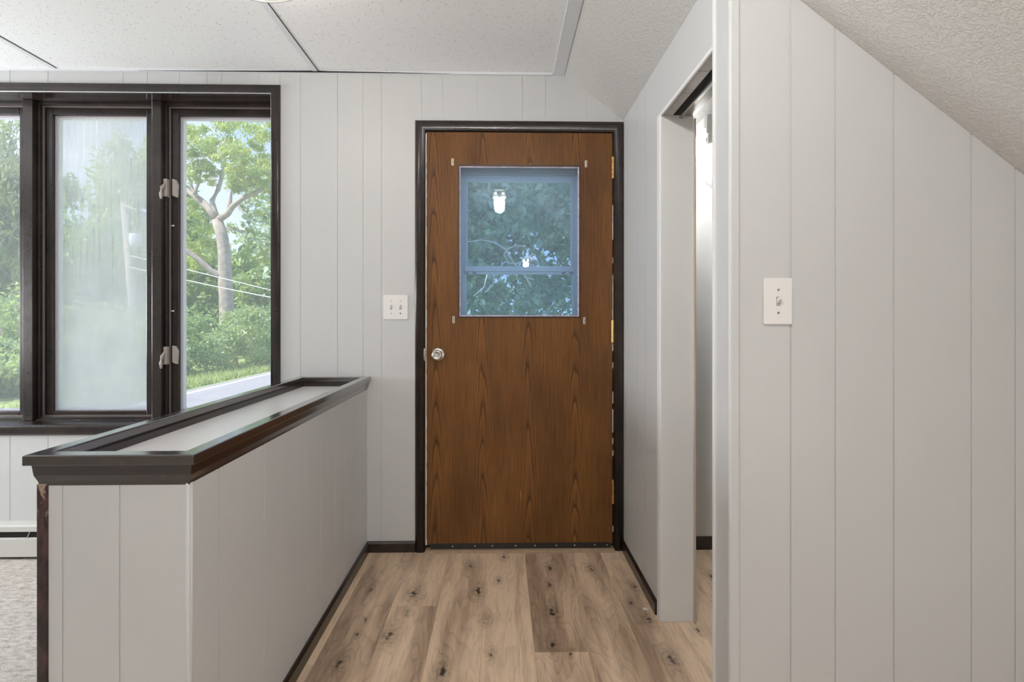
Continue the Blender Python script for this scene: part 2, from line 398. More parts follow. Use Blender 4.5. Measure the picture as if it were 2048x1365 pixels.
# ------------------------------------------------------------------ room shell
D = 2.52; CZ = 2.347; SX = .306; SL = .76; RX = .602; NY = 1.335
def slope(x): return CZ if x <= SX else CZ-SL*(x-SX)
def panel_wall(name, axis, w0, w1, u0, u1, grooves=(), openings=(), top=lambda u, w_: CZ, mat=WALL, gap=.0032, face=.0022, label='', cat='wall', extra=()):
    mb = MB(); sg = 1 if w1 > w0 else -1
    def layer(a, b, g):
        cuts = sorted(set([u0, u1]+[x for q in openings for x in q[:2]]+([x for x in g])+list(extra)))
        cuts = [x for x in cuts if u0 <= x <= u1]
        for a0, a1 in zip(cuts[:-1], cuts[1:]):
            l = a0+(gap/2 if a0 in g else 0); r = a1-(gap/2 if a1 in g else 0); mid = (l+r)/2
            ivs = [(0., None)]
            for q in openings:
                if q[0] < mid < q[1]:
                    new = []
                    for (s0, s1) in ivs:
                        if s0 < q[2]: new.append((s0, q[2]))
                        new.append((q[3], s1))
                    ivs = new
            for s0, s1 in ivs:
                pts = []
                for zz in (0, 1):
                    for (u, w_) in ((l, a), (r, a), (r, b), (l, b)):
                        x, y = (u, w_) if axis == 'x' else (w_, u)
                        z = s0 if zz == 0 else (s1 if s1 is not None else top(x, y))
                        pts.append((x, y, z))
                mb.hexa(pts)
    g = [x for x in grooves]
    layer(w0, w0+sg*face, g); layer(w0+sg*face, w1, [])
    return ST(mb.build(name, mat), label, cat)
slp = lambda x, y: slope(x)
FG = [-3.93, -3.71, -3.55, -3.30, -3.14, -2.93, -2.71, -2.56, -2.369, -2.189, -1.833, -1.716, -1.563, -1.431, -1.359, -1.18, -1.079, -0.98, -0.801, -0.677, -0.587, -0.392, -0.289, -0.118, 0.012, 0.103, 0.217, 0.419, 0.573]
WIN = (-4.0, -1.122, .60, 2.232)
DOOR = (-.376, .556, -.01, 2.066)
panel_wall('wall_far', 'x', D, D+.17, -4.3, .722, FG, (WIN, DOOR), slp, extra=(SX,), label='grey-white grooved panelling wall around the wooden door and the dark framed window')
panel_wall('wall_closet_far', 'x', D, D+.17, .722, 2.4, (), (), slp, CLOSETW, label='bright rough painted wall at the back of the closet')
JF, JN, HZ = 1.925, 1.437, 1.911
panel_wall('wall_right', 'y', RX, .722, NY+.1, D, [2.131, 2.249, 2.428], [(JN, JF, 0-.01, HZ)], slp, label='grooved white side wall pierced by the closet opening')
panel_wall('wall_near', 'x', NY, NY+.1, RX, 2.4, [.761, .88, 1.037, 1.246, 1.365, 1.53, 1.70, 1.9, 2.1], (), slp, label='grey panelled wall with the single light switch under the sloping ceiling', gap=.0045, face=.0025)
ST(MB().box(2.4, 2.5, -5.4, D+.17, 0, .78).build('wall_knee', WALL), 'low knee wall under the slope on the far right', 'wall')
ST(MB().box(-4.4, -4.3, -5.4, D+.17, 0, CZ).build('wall_left', WALL), 'plain left wall of the living room', 'wall')
mb = MB(); mb.prism([(-4.4, 0), (2.5, 0), (2.5, slope(2.5)), (SX, CZ), (-4.4, CZ)], 'y', -5.4, -5.3)
ST(mb.build('wall_rear', WALL), 'painted wall at the rear of the room', 'wall')
# corner bead of the near wall and small mouldings of the closet opening
mb = MB(); mb.hexa([(.5965, 1.3285, 0), (.6265, 1.3285, 0), (.6265, 1.352, 0), (.5965, 1.352, 0), (.5965, 1.3285, slope(.5965)), (.6265, 1.3285, slope(.6265)), (.6265, 1.352, slope(.6265)), (.5965, 1.352, slope(.5965))])
ST(mb.build('trim_1', WALL, bevel=.007, seg=4), 'rounded grey-white corner bead at the edge of the near panelled wall', 'corner trim')
# closet opening jamb, header boards and track
ST(MB().box(.5975, .7225, JF-.012, JF, 0, HZ).build('trim_2', WHITE, bevel=.002), 'wide flat white jamb board facing the closet opening', 'jamb')
ST(MB().box(.596, .604, JF, JF+.03, 0, HZ+.004).build('trim_3', WHITE, bevel=.0015), 'narrow white strip on the side wall beside the closet jamb', 'trim')
ST(MB().box(.720, .7265, JF-.026, JF-.012, 0, HZ-.02).build('trim_4', plain('beige_stop', (.55, .47, .40), .5), bevel=.001), 'thin beige stop strip on the inner edge of the closet jamb', 'trim')
ST(MB().box(.597, .603, JN-.008, JN+.004, 0, 2.10).build('trim_5', WHITE, bevel=.001), 'thin white edge strip on the near side of the closet opening', 'trim')
mb = MB()
for a, b in ((1.44, 1.565), (1.568, 1.72), (1.723, JF-.012)): mb.box(.606, .643, a, b, HZ-.006, HZ+.004)
ST(mb.build('trim_6', plain('bare_primed_board', (.50, .485, .46), .55, var=.12, vscale=18), bevel=.001), 'jointed pale board lining the top of the closet opening', 'trim')
ST(MB().box(.597, .606, JN, JF, HZ-.008, HZ+.006).build('trim_7', WHITE, bevel=.003), 'thick white paint edge along the top of the closet opening', 'trim')
tr = empty('door_track', (.67, 1.68, HZ-.02), 'dark metal sliding door track across the top of the closet opening', 'door track')
MB().box(.643, .667, JN, JF-.012, HZ-.0045, HZ-.0005).build('groove_shade', DARKHOLE, tr)  # solid dark strip painting the shade of the track groove
mb = MB(); mb.prism([(.667, HZ-.001), (.667, HZ-.014), (.670, HZ-.017), (.680, HZ-.017), (.683, HZ-.014), (.683, HZ-.001)], 'y', JN, JF-.012)
mb.build('rail', plain('track_steel', (.42, .38, .33), .22, .9), tr)
ST(MB().box(.684, .722, JN, JF-.012, HZ-.008, HZ-.0005).build('trim_8', GREYBOARD, bevel=.001), 'smudged grey board on the inner side of the closet header', 'trim')

# ceilings
ST(MB().box(-4.4, SX, -5.4, D+.17, CZ, CZ+.1).build('ceiling', TILE), 'flat suspended ceiling of speckled white tiles', 'ceiling')
mb = MB(); mb.hexa([(SX, -5.4, CZ), (2.6, -5.4, slope(2.6)), (2.6, D+.17, slope(2.6)), (SX, D+.17, CZ), (SX, -5.4, CZ+.12), (2.6, -5.4, slope(2.6)+.12), (2.6, D+.17, slope(2.6)+.12), (SX, D+.17, CZ+.12)])
ST(mb.build('ceiling_slope', PLASTER), 'sloping textured plaster ceiling on the right', 'ceiling')
mb = MB(); mb.hexa([(.232, -4.2, CZ-.006), (.290, -4.2, CZ-.006), (.310, D, CZ-.006), (.252, D, CZ-.006), (.232, -4.2, CZ+.001), (.290, -4.2, CZ+.001), (.310, D, CZ+.001), (.252, D, CZ+.001)])
mb.box(.296-.004, .303, 1.9, D, CZ-.012, CZ-.006) if False else None
ST(mb.build('trim_9', TBAR, bevel=.0015), 'wide pale batten where the tiled ceiling meets the plaster slope', 'ceiling batten')
for i, x in enumerate((-.893, -2.139, -3.36)):
    mb = MB().box(x-.024, x+.001, -4.2, D-.012, CZ-.0045, CZ+.001); mb.box(x+.001, x+.0045, -4.2, D-.012, CZ-.0012, CZ+.001, 1)
    ST(mb.build('trim_%d' % (10+i), [TBAR, DARKHOLE]), ('ceiling tile grid strip ending above the wall right of the window', 'ceiling tile grid strip above the fogged window pane', 'leftmost ceiling tile grid strip')[i], 'ceiling batten')
for i, y in enumerate((1.28, .06, -1.16)):
    ST(MB().box(-4.3, .23, y-.012, y+.012, CZ-.0042, CZ+.001).build('trim_%d' % (30+i), TBAR), 'cross strip of the ceiling tile grid overhead', 'ceiling batten')
mb = MB().box(-4.3, .25, D-.014, D, CZ-.010, CZ+.001)
ST(mb.build('trim_13', TBAR, bevel=.001), 'thin wall angle where the tiled ceiling meets the far wall', 'ceiling batten')
# narrow dark strip painting the gap shadow above the wall angle
mb = MB(); pts = [(-1.75, 0), (-1.35, .003), (-.95, .0075), (-.90, .0085), (-.84, .006), (-.6, .004), (-.25, 0)]
k = [(x, CZ-.0099+h) for x, h in pts]
mb.prism([(x, CZ-.0102) for x, _ in pts]+k[::-1][1:-1], 'y', D-.0155, D-.0135)
ST(mb.build('trim_14', DARKHOLE), 'dark strip painting the gap shadow between ceiling tile and wall angle', 'gap')

# floor planks as a mesh with a tone and a seed for each plank
PW = .183; X0 = -.07
explicit = {-2: [2.04], 1: [1.75], 0: [1.35], -1: [1.29], -3: [1.44], 2: [1.31], 3: [2.42], -4: [1.70], 4: [2.1]}
tones = {-4: [.22, .30], -3: [.80, .75], -2: [.42, .50], -1: [.50, .36], 0: [.28, .34], 1: [.92, .40], 2: [.72, .66], 3: [.40, .52], 4: [.25, .2], 5: [.2, .2]}
vs, fs, at = [], [], []
for k in range(-5, 14):
    xa, xb = X0+k*PW, X0+(k+1)*PW
    j0 = explicit.get(k, [random.uniform(1.2, 2.4)])[0]
    js = sorted([j0-1.22*i for i in range(-2, 7)])
    js = [-5.3]+[j for j in js if -5.3 < j < 2.69]+[2.69]
    xa = max(xa, -.975); xb = min(xb, 2.4)
    for q, (ya, yb) in enumerate(zip(js[:-1], js[1:])):
        far = len(js)-2-q
        t = tones[k][min(far, 1)] if k in tones and far < 2 else random.uniform(.2, .9)
        if k in tones and js[-2] < 1.7: t = tones[k][0] if far == 0 else t
        sd = random.uniform(0, 60); n = len(vs); g = .0004
        vs += [(xa+g, ya+g, 0), (xb-g, ya+g, 0), (xb-g, yb-g, 0), (xa+g, yb-g, 0)]; fs.append((n, n+1, n+2, n+3)); at += [(t, sd, 0)]*4
n = len(vs); vs += [(-.975, -5.3, -.0008), (2.4, -5.3, -.0008), (2.4, 2.69, -.0008), (-.975, 2.69, -.0008), (-.975, -5.3, -.06), (2.4, -5.3, -.06), (2.4, 2.69, -.06), (-.975, 2.69, -.06)]
fs += [(n, n+1, n+2, n+3), (n+7, n+6, n+5, n+4), (n, n+4, n+5, n+1), (n+1, n+5, n+6, n+2), (n+2, n+6, n+7, n+3), (n+3, n+7, n+4, n)]; at += [(1.4, 3, 0)]*8
me = bpy.data.meshes.new('floor'); me.from_pydata(vs, [], fs); a = me.attributes.new('tone', 'FLOAT_VECTOR', 'POINT')
a.data.foreach_set('vector', np.array(at, dtype=float).ravel()); me.materials.append(PLANK); me.update()
fl = bpy.data.objects.new('floor', me); COL.objects.link(fl); ST(fl, 'light brown knotty wood plank floor', 'floor')
ST(MB().box(-4.3, -.976, -5.3, D, -.06, .004).build('floor_carpet', CARPET), 'beige textured carpet left of the half wall', 'carpet floor')

# baseboards
def base(name, pts, axis, a0, a1, label, mat=TRIM): return ST(MB().prism(pts, axis, a0, a1).build(name, mat, bevel=.0015), label, 'baseboard')
bp = lambda w, h, s: [(w, 0), (w+s*.012, 0), (w+s*.012, h-.010), (w+s*.006, h-.001), (w, h)]
base('baseboard_far', bp(D, .053, -1), 'x', -.657, -.421, 'short dark baseboard between the half wall and the door casing')
base('baseboard_right', bp(RX, .052, -1), 'y', JF+.035, D, 'dark baseboard along the right side wall beside the door')
base('baseboard_left', bp(-.657, .052, 1), 'y', 1.12, D-.012, 'long dark baseboard along the foot of the half wall')
base('baseboard_closet', bp(D, .063, -1), 'x', .722, 2.4, 'dark baseboard at the back of the closet')

# ------------------------------------------------------------------ half wall with planter-like cap
hw = empty('half_wall', (-.81, 1.8, 0), 'panelled half wall with a dark wooden cap between entry and carpeted room', 'half wall')
hw['kind'] = 'structure'
XL, XR, FY = -.968, -.657, 1.095
mb = MB(); mb.box(XL, XR-.0022, FY+.0022, D, 0, .80)
cuts = [XL+.018, -.945, -.83, XR]
cuts = [XL+.018, -.921, -.803, XR]
for i in range(3):
    mb.box(cuts[i]+(.0015 if i else 0), cuts[i+1]-(.0015 if i < 2 else 0), FY, FY+.0022, 0, .80)
pc = [FY, 1.206, 1.433, 1.605, 1.727, 1.879, 2.036, 2.166, 2.337, D]
for i in range(len(pc)-1):
    mb.box(XR-.0022, XR, pc[i]+(.0013 if i else .0022), pc[i+1]-(.0013 if i < len(pc)-2 else 0), 0, .80)
mb.build('panelling', WALL, hw)
mb = MB().cyl((XR-.006, FY+.006, 0), (XR-.006, FY+.006, .795), .0075, 16); mb.build('corner_bead', WALL, hw)
mb = MB(); mb.prism([(XL-.004, FY-.004), (XL+.017, FY-.004), (XL+.0185, FY+.004), (XL+.0185, FY+.02), (XL-.004, FY+.03)], 'z', 0, .796)
def chipped():
    m = NM('chipped_dark_stain'); p = m.pos(); z = m.sep(p)[2]
    n1 = m.noise(m.mapv(p, (40, 40, 14)), 1, 4, .6)
    c = m.mix(m.mr(n1, .4, .6), (.018, .012, .012), (.075, .035, .034))
    ch = m.math('MULTIPLY', m.mr(m.noise(m.mapv(p, (90, 90, 45)), 1, 3), .54, .60), m.mr(z, .70, .78))
    c = m.mix(ch, c, (.36, .27, .21))
    return m.done(m.bsdf(c, .35, 0, m.bump(n1, .3, .002)))
tag(mb.build('corner_strip', chipped(), hw, bevel=.002), 'chipped dark brown corner strip')
CX0, CX1, CY0, CT = -.987, -.638, 1.075, .86
cap = [(CX0, D), (CX0, CY0), (CX1, CY0), (CX1, D)]
to = lambda u, v, h: (u, v, h)
mb = MB(); mb.moulding([(CX1, D-.001), (CX1, CY0), (CX0, CY0), (CX0, D-.001)], [(0, CT-.0215), (0, CT-.002), (-.002, CT), (-.045, CT), (-.046, CT-.001), (-.046, CT-.0215)][::-1] , lambda u, v, h: (u, v, h))
# offsets must run inwards: check travel side
mb = MB(); path = [(CX0, D-.001), (CX0, CY0), (CX1, CY0), (CX1, D-.001)]
mb.moulding(path, [(0, CT-.0215), (0, CT-.002), (.002, CT), (.034, CT), (.036, CT-.002), (.036, CT-.0215)], to)
mb.box(CX0+.036, CX1-.036, D-.055, D-.001, CT-.0215, CT)
mb.build('cap_board', CAPTOP, hw, bevel=.0012)
mb = MB(); cp = [(.010, CT-.0215), (.011, CT-.030), (.0125, CT-.045), (.017, CT-.058), (.0195, CT-.068), (.026, CT-.068), (.026, CT-.0215)]
mb.moulding(path, cp, to); mb.build('crown_moulding', CAP, hw)
TB = .819
mb = MB(); i0, i1, j0, j1 = CX0+.036, CX1-.036, CY0+.036, D-.055
mb.moulding([(i0, j0), (i1, j0), (i1, j1), (i0, j1)], [(-.004, CT-.0205), (0, CT-.0205), (0, CT-.024), (.012, CT-.024), (.012, TB-.002), (-.004, TB-.002)], to, closed=True)
mb.build('trough_lining', TRIM, hw)
MB().box(i0, i1, j0, j1, TB-.012, TB).build('trough_panel', plain('white_melamine', (.74, .73, .72), .25), hw)

# ------------------------------------------------------------------ windows
casing = [(0, 0), (0, -.006), (.004, -.012), (.012, -.0165), (.026, -.0180), (.038, -.016), (.044, -.011), (.046, -.004), (.046, 0)]
mb = MB(); wx0, wx1, wz0, wz1 = WIN
mb.moulding([(wx1, wz0), (wx1, wz1), (wx0, wz1), (wx0, wz0)], [(-o, h) for o, h in casing], lambda u, v, h: (u, D+h, v), smooth=True)
ST(mb.build('trim_15', TRIM), 'rounded dark brown casing around the top and sides of the window', 'window casing')
mb = MB(); mb.prism([(D+.1, .600), (D+.1, .632), (D-.016, .632), (D-.022, .629), (D-.024, .622), (D-.024, .616), (D-.018, .612), (D-.018, .592), (D-.014, .583), (D-.006, .579), (D-.0005, .579), (D-.0005, .6)], 'x', wx0-.05, wx1+.046)
ST(mb.build('trim_16', TRIM, bevel=.001), 'dark brown window stool and apron under the windows', 'window sill')
mb = MB(); t = .012   # jamb lining (head and sides)
mb.box(wx0, wx1, D, D+.17, wz1, wz1+.02); mb.box(wx1, wx1+.02, D, D+.17, wz0, wz1); mb.box(wx0-.02, wx0, D, D+.17, wz0, wz1); mb.box(wx0, wx1, D+.1, D+.17, wz0-.02, wz0+.01)
ST(mb.build('trim_17', LINING), 'glossy dark brown lining inside the window opening', 'window jamb')
units = []
mull = [(-2.379, -2.330), (-1.747, -1.700), (-3.03, -2.98), (-3.68, -3.63)]
edges = [wx0, -3.68, -3.63, -3.03, -2.98, -2.379, -2.330, -1.747, -1.700, wx1]
for i, (a, b) in enumerate(mull):
    mb = MB().box(a, b, D+.075, D+.16, .632, wz1); mb.box(a-.006, a, D+.10, D+.16, .632, wz1); mb.box(b, b+.006, D+.10, D+.16, .632, wz1)
    ST(mb.build('trim_%d' % (18+i), TRIM, bevel=.003, seg=2), ('dark mullion between the leftmost visible pane and the fogged pane', 'dark mullion with latches between the fogged pane and the clear right pane', 'dark mullion further left in the window band', 'dark mullion at the far left of the window band')[i], 'mullion')
LIT_STOP = plain('lit_brown_stop', (.15, .125, .115), .30)  # lighter tone paints the light caught along the stop
def window(n, a, b, gmat, label, latches):
    e = empty('window_%d' % n, ((a+b)/2, D+.13, .632), label, 'window', kind='structure')
    z0, z1 = .632, wz1
    def ring(x0, x1, y0, y1, s0, s1, wd, name, mat, bev=.002, wt=None, wb=None):
        m_ = MB(); wt = wt or wd; wb = wb or wd
        m_.box(x0, x0+wd, y0, y1, s0, s1); m_.box(x1-wd, x1, y0, y1, s0, s1); m_.box(x0+wd, x1-wd, y0, y1, s1-wt, s1); m_.box(x0+wd, x1-wd, y0, y1, s0, s0+wb)
        return m_.build(name, mat, e, bevel=bev)
    ring(a, b, D+.098, D+.135, z0, z1, .014, 'unit_frame', TRIM, wt=.016)
    tag(ring(a+.014, b-.014, D+.112, D+.12, z0+.012, z1-.014, .010, 'stop_bead', LIT_STOP), 'stop bead with caught light put into its lighter colour')
    s = ring(a+.020, b-.020, D+.122, D+.158, z0+.010, z1-.018, .038, 'sash', TRIM, .003, .040, .030)
    ring(a+.058, b-.058, D+.136, D+.150, z0+.040, z1-.058, .005, 'glazing_bead', BEAD, .001)
    ring(a+.056, b-.056, D+.150, D+.176, z0+.038, z1-.056, .009, 'lit_reveal', LIT_REVEAL, .001)  # added strip, coloured as the daylit reveal of the sash
    MB().box(a+.062, b-.062, D+.143, D+.147, z0+.044, z1-.062).build('glass_pane', gmat, e)
    if latches:
        for zc in (1.80, .955):
            m_ = MB(); m_.box(a+.0015, a+.020, D+.086, D+.112, zc-.045, zc+.045)
            lt = m_.build('latch', LATCH, e, bevel=.004, seg=3)
            m_ = MB().tube([(a+.010, D+.090, zc+.02), (a+.006, D+.072, zc-.005), (a+.006, D+.064, zc-.035), (a+.009, D+.062, zc-.062)], [.007, .0085, .008, .005], 10)
            m_.build('lever', LATCH, lt)
            m_ = MB().prism([(a+.034, zc-.035), (a+.056, zc-.045), (a+.060, zc+.02), (a+.050, zc+.045), (a+.034, zc+.05)], 'y', D+.105, D+.124)
            m_.build('keeper', LATCH, e, bevel=.003)
        for zc in (1.61, 1.18):
            m_ = MB().cyl((a+.030, D+.105, zc), (a+.046, D+.098, zc), .0025, 8); m_.lathe([(0, -.003), (.004, -.002), (.004, .002), (0, .003)], (a+.047, D+.0975, zc), 'x', 10); m_.build('pin', CAULK, e)
    return e
window(1, -2.980, -2.379, GLASS, 'clear window at the left edge with conifer branches outside', False)
window(2, -2.330, -1.747, FOG, 'middle window with a fogged streaky pane', False)
window(3, -1.700, wx1, GLASS, 'clear right window showing the forked tree and road', True)
window(4, -3.63, -3.03, GLASS, 'clear window beyond the left edge of the view', False)
window(5, wx0, -3.68, GLASS, 'last window at the far left of the window band', False)

# window frames added around the added lights, all out of view
def added_frame(n, corners, to3, lab):
    mb = MB(); mb.moulding(corners, [(0, 0), (0, .03), (-.06, .03), (-.06, 0)], to3, closed=True)
    ST(mb.build('window_%d' % n, TRIM), lab, 'window')
added_frame(6, [(-3.85, .75), (-3.85, 2.15), (-1.15, 2.15), (-1.15, .75)], lambda u, v, h: (u, -5.3+h, v), 'added dark frame around the added rear wall light')
added_frame(7, [(1.15, .75), (1.15, 2.15), (2.42, 2.15), (2.42, .75)], lambda u, v, h: (-4.3+h, u, v), 'added dark frame around the added left wall light')
added_frame(8, [(-2.85, .14), (-2.85, .74), (-.35, .74), (-.35, .14)], lambda u, v, h: (2.4-h, u, v), 'added low dark frame around the added knee wall light')
# ------------------------------------------------------------------ entry door
d1 = empty('door_1', (.09, D+.02, 0), 'dark stained oak veneer entry door with a square glass light', 'door', kind='structure')
dx0, dx1, dz0, dz1 = -.368, .548, .030, 2.058
ox0, ox1, oz0, oz1 = -.213, .389, 1.146, 1.898
mb = MB(); f0, f1 = D+.003, D+.047
mb.box(dx0, ox0, f0, f1, dz0, dz1); mb.box(ox1, dx1, f0, f1, dz0, dz1); mb.box(ox0, ox1, f0, f1, dz0, oz0); mb.box(ox0, ox1, f0, f1, oz1, dz1)
mb.build('door_slab', VENEER, d1)
mb = MB(); mb.moulding([(ox0, oz0), (ox0, oz1), (ox1, oz1), (ox1, oz0)], [(0, 0), (0, -.003), (-.006, -.003), (-.006, .012), (0, .012)], lambda u, v, h: (u, f0+h, v), closed=True)
mb.build('window_rim', plain('dark_rim_paint', (.03, .018, .016), .4), d1)
mb = MB(); mb.moulding([(ox0, oz0), (ox0, oz1), (ox1, oz1), (ox1, oz0)], [(-.006, .002), (-.006, .012), (-.012, .014), (-.012, .004)], lambda u, v, h: (u, f0+h, v), closed=True)
tag(mb.build('glazing_bead', plain('pale_lilac_putty', (.52, .47, .55), .5, bumps=.6, bscale=120, var=.3, vscale=40), d1), 'pale lilac putty line around the glass')
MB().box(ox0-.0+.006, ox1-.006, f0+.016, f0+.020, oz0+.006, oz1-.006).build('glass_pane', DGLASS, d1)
# sweep with rivets
sw = MB(); n = 24
for i in range(n):
    xa, xb = dx0+.02+(dx1-dx0-.03)*i/n, dx0+.02+(dx1-dx0-.03)*(i+1)/n
    dz = lambda x: .004*math.sin((x-dx0)*9)+.0015*math.sin(x*37)
    sw.hexa([(xa, f0-.006, .006+dz(xa)), (xb, f0-.006, .006+dz(xb)), (xb, f0, .010), (xa, f0, .010), (xa, f0-.004, .034), (xb, f0-.004, .034), (xb, f0, .036), (xa, f0, .036)])
s_ = sw.build('door_sweep', BLACKRUB, d1)
for x in (-.24, -.13, -.045, .07, .165, .27, .36, .46, .52):
    MB().lathe([(0, -.0028), (.0026, -.0018), (.0032, 0)], (x, f0-.0045, .024), 'y', 10).build('rivet', ZINC, s_)
# knob
kx, kz = -.311, .965
kn = MB().lathe([(.0, -.0), (.0335, 0), (.0335, -.004), (.030, -.008), (.022, -.010), (.014, -.011), (.012, -.022), (.014, -.028), (.022, -.033), (.0265, -.042), (.0265, -.050), (.022, -.056), (.0165, -.058), (.0155, -.056), (.006, -.056), (0, -.056)], (kx, f0, kz), 'y', 40).build('door_knob', NICKEL, d1)
MB().box(kx-.011, kx+.009, f0-.061, f0-.055, kz-.0035, kz+.0035).build('turn_button', NICKEL, kn, bevel=.0015)
# clips
for x, z in ((-.24, 1.911), (.417, 1.906), (-.235, 1.136), (.409, 1.131)):
    m_ = MB(); m_.box(x-.0055, x+.0055, f0-.0035, f0, z-.017, z+.017)
    c = m_.build('retainer_clip', ZINC, d1, bevel=.0015)
    MB().lathe([(0, -.002), (.0022, -.0015), (.003, 0)], (x, f0-.0035, z+.011), 'y', 8).build('screw', plain('dark_screw', (.1, .09, .08), .4, .8), c)
    MB().lathe([(0, -.002), (.0022, -.0015), (.003, 0)], (x, f0-.0035, z-.011), 'y', 8).build('screw', bpy.data.materials['dark_screw'], c)
    MB().box(x-.001, x+.003, f0-.0042, f0-.003, z-.006, z+.006).build('slot', bpy.data.materials['dark_screw'], c)
# hinges
for za, zb in ((1.832, 1.938), (1.024, 1.133), (.229, .341)):
    m_ = MB(); hgt = (zb-za)/5
    for i in range(5): m_.lathe([(0, za+hgt*i+.0006), (.0068, za+hgt*i+.0006), (.0068, za+hgt*(i+1)-.0006), (0, za+hgt*(i+1)-.0006)], (dx1+.001, f0-.008, 0), 'z', 14, smooth=False)
    m_.lathe([(0, zb+.004), (.004, zb+.003), (.0045, zb)], (dx1+.001, f0-.008, 0), 'z', 12)
    h = m_.build('hinge', BRASS, d1)
    MB().box(dx1-.004, dx1+.001, f0-.008, f0+.02, za, zb).build('hinge_leaf', BRASS, h)
# scratch
MB().tube([(.092+.006*math.sin(i/3), f0-.0002, .262-.008*i+.03) for i in range(6)], .0007, 5).build('scratch', plain('scratched_wood', (.55, .38, .24), .7), d1)
# frame: jamb with white paint line
mb = MB(); mb.box(DOOR[0], dx0-.003, D, D+.17, 0, DOOR[3]); mb.box(dx1+.003, DOOR[1], D, D+.17, 0, DOOR[3]); mb.box(DOOR[0], DOOR[1], D, D+.17, dz1+.003, DOOR[3])
ST(mb.build('trim_22', TRIM), 'dark door jamb inside the casing', 'door jamb')
mb = MB(); N = 70
for i in range(N):
    za, zb = .03+2.02*i/N, .03+2.02*(i+1)/N
    wa = .0035+.0018*random.random() if i else .006
    mb.box(dx0-.004, dx0-.004+wa, D-.0005, D+.002, za, zb)
ST(mb.build('trim_23', CAULK), 'ragged white paint line down the left edge of the door', 'paint line')
mb = MB()
for i in range(N):
    if random.random() < .35 or i > 58: continue
    za, zb = .03+2.02*i/N, .03+2.02*(i+1)/N
    mb.box(dx1+.001-.0014*random.random(), dx1+.003, D+.0, D+.002, za, zb)
ST(mb.build('trim_24', CAULK), 'broken thin white paint line down the hinge edge of the door', 'paint line')
mb = MB(); dcas = [(0, 0), (0, -.004), (.003, -.010), (.012, -.0155), (.026, -.0175), (.040, -.015), (.048, -.009), (.051, -.003), (.051, 0)]
mb.moulding([(DOOR[1]-.004, 0), (DOOR[1]-.004, DOOR[3]-.004), (DOOR[0]+.004, DOOR[3]-.004), (DOOR[0]+.004, 0)], [(-o_, h) for o_, h in dcas], lambda u, v, h: (u, D+h, v), smooth=True)
ST(mb.build('trim_25', TRIM), 'rounded dark brown casing around the entry door', 'door casing')
m_ = MB(); m_.lathe([(0, -.001), (.033, -.001), (.033, .003), (0, .003)], (dx0-.005, D-.010, kz), 'x', 32)
m_ = MB(); m_.prism([(D-.016, kz-.030), (D+.02, kz-.030), (D+.02, kz+.030), (D-.016, kz+.030), (D-.020, kz+.02), (D-.021, kz), (D-.020, kz-.02)], 'x', dx0-.0095, dx0-.0055)
tag(m_.build('strike_plate', NICKEL), 'curved satin nickel strike plate on the jamb beside the door knob', 'strike plate')
mb = MB(); mb.prism([(2.487, 0), (2.487, .004), (2.50, .010), (D+.17, .014), (D+.17, 0)], 'x', dx0-.004, dx1+.006)
tag(mb.build('door_threshold', TAN), 'tan wooden threshold strip under the entry door', 'threshold')

# storm door
sdY = D+.115
d2 = empty('door_2', (.09, sdY, 0), 'white storm door, coloured with a bluish daylight cast, seen through the glass of the entry door', 'storm door', kind='structure')
L0, R0 = -.372, .552; sl, sr = W(932, 500, sdY)[0], W(1145, 500, sdY)[0]
zt, zr1, zr0 = W(1000, 362, sdY)[2], W(1000, 533, sdY)[2], W(1000, 549, sdY)[2]
mb = MB(); mb.box(L0, sl, sdY, sdY+.03, .02, 2.06); mb.box(sr, R0, sdY, sdY+.03, .02, 2.06); mb.box(sl, sr, sdY, sdY+.03, zt, 2.06); mb.box(sl, sr, sdY, sdY+.03, .02, .92)
mb.build('storm_frame', ALU, d2, bevel=.002)
mb = MB()
for zz in (zt+.012, zt+.028, zt+.085): mb.box(L0+.1, R0-.1, sdY-.006, sdY, zz, zz+.010)
mb.box(.080, .084, sdY-.008, sdY-.002, zt-.01, zt+.10)
mb.build('head_channel', ALU, d2, bevel=.001)
mb = MB(); mb.box(sl-.006, sr+.006, sdY-.008, sdY+.02, zr0+.014, zr1); mb.box(sl-.006, sr+.006, sdY-.004, sdY+.02, zr0, zr0+.012)
ra = mb.build('meeting_rail', ALU, d2, bevel=.002)
for x in (sl+.005, sl+.045, sr-.045, sr-.005): MB().box(x-.012, x+.008, sdY-.0095, sdY-.004, zr0+.002, zr0+.010).build('slide_latch', plain('grey_latch', (.30, .36, .44), .4), ra)
mb = MB(); mb.box(sl-.005, sl+.008, sdY-.004, sdY+.01, zr1, zt); mb.box(sr-.010, sr+.003, sdY-.004, sdY+.01, zr1, zt); mb.box(sl, sr, sdY-.004, sdY+.01, zt-.008, zt)
mb.build('upper_sash', ALU, d2, bevel=.001)
MB().box(sl, sr, sdY+.008, sdY+.011, zr1, zt).build('upper_pane', SGLASS, d2)
MB().box(sl, sr, sdY+.018, sdY+.021, .92, zr0+.004).build('lower_pane', SGLASS, d2)

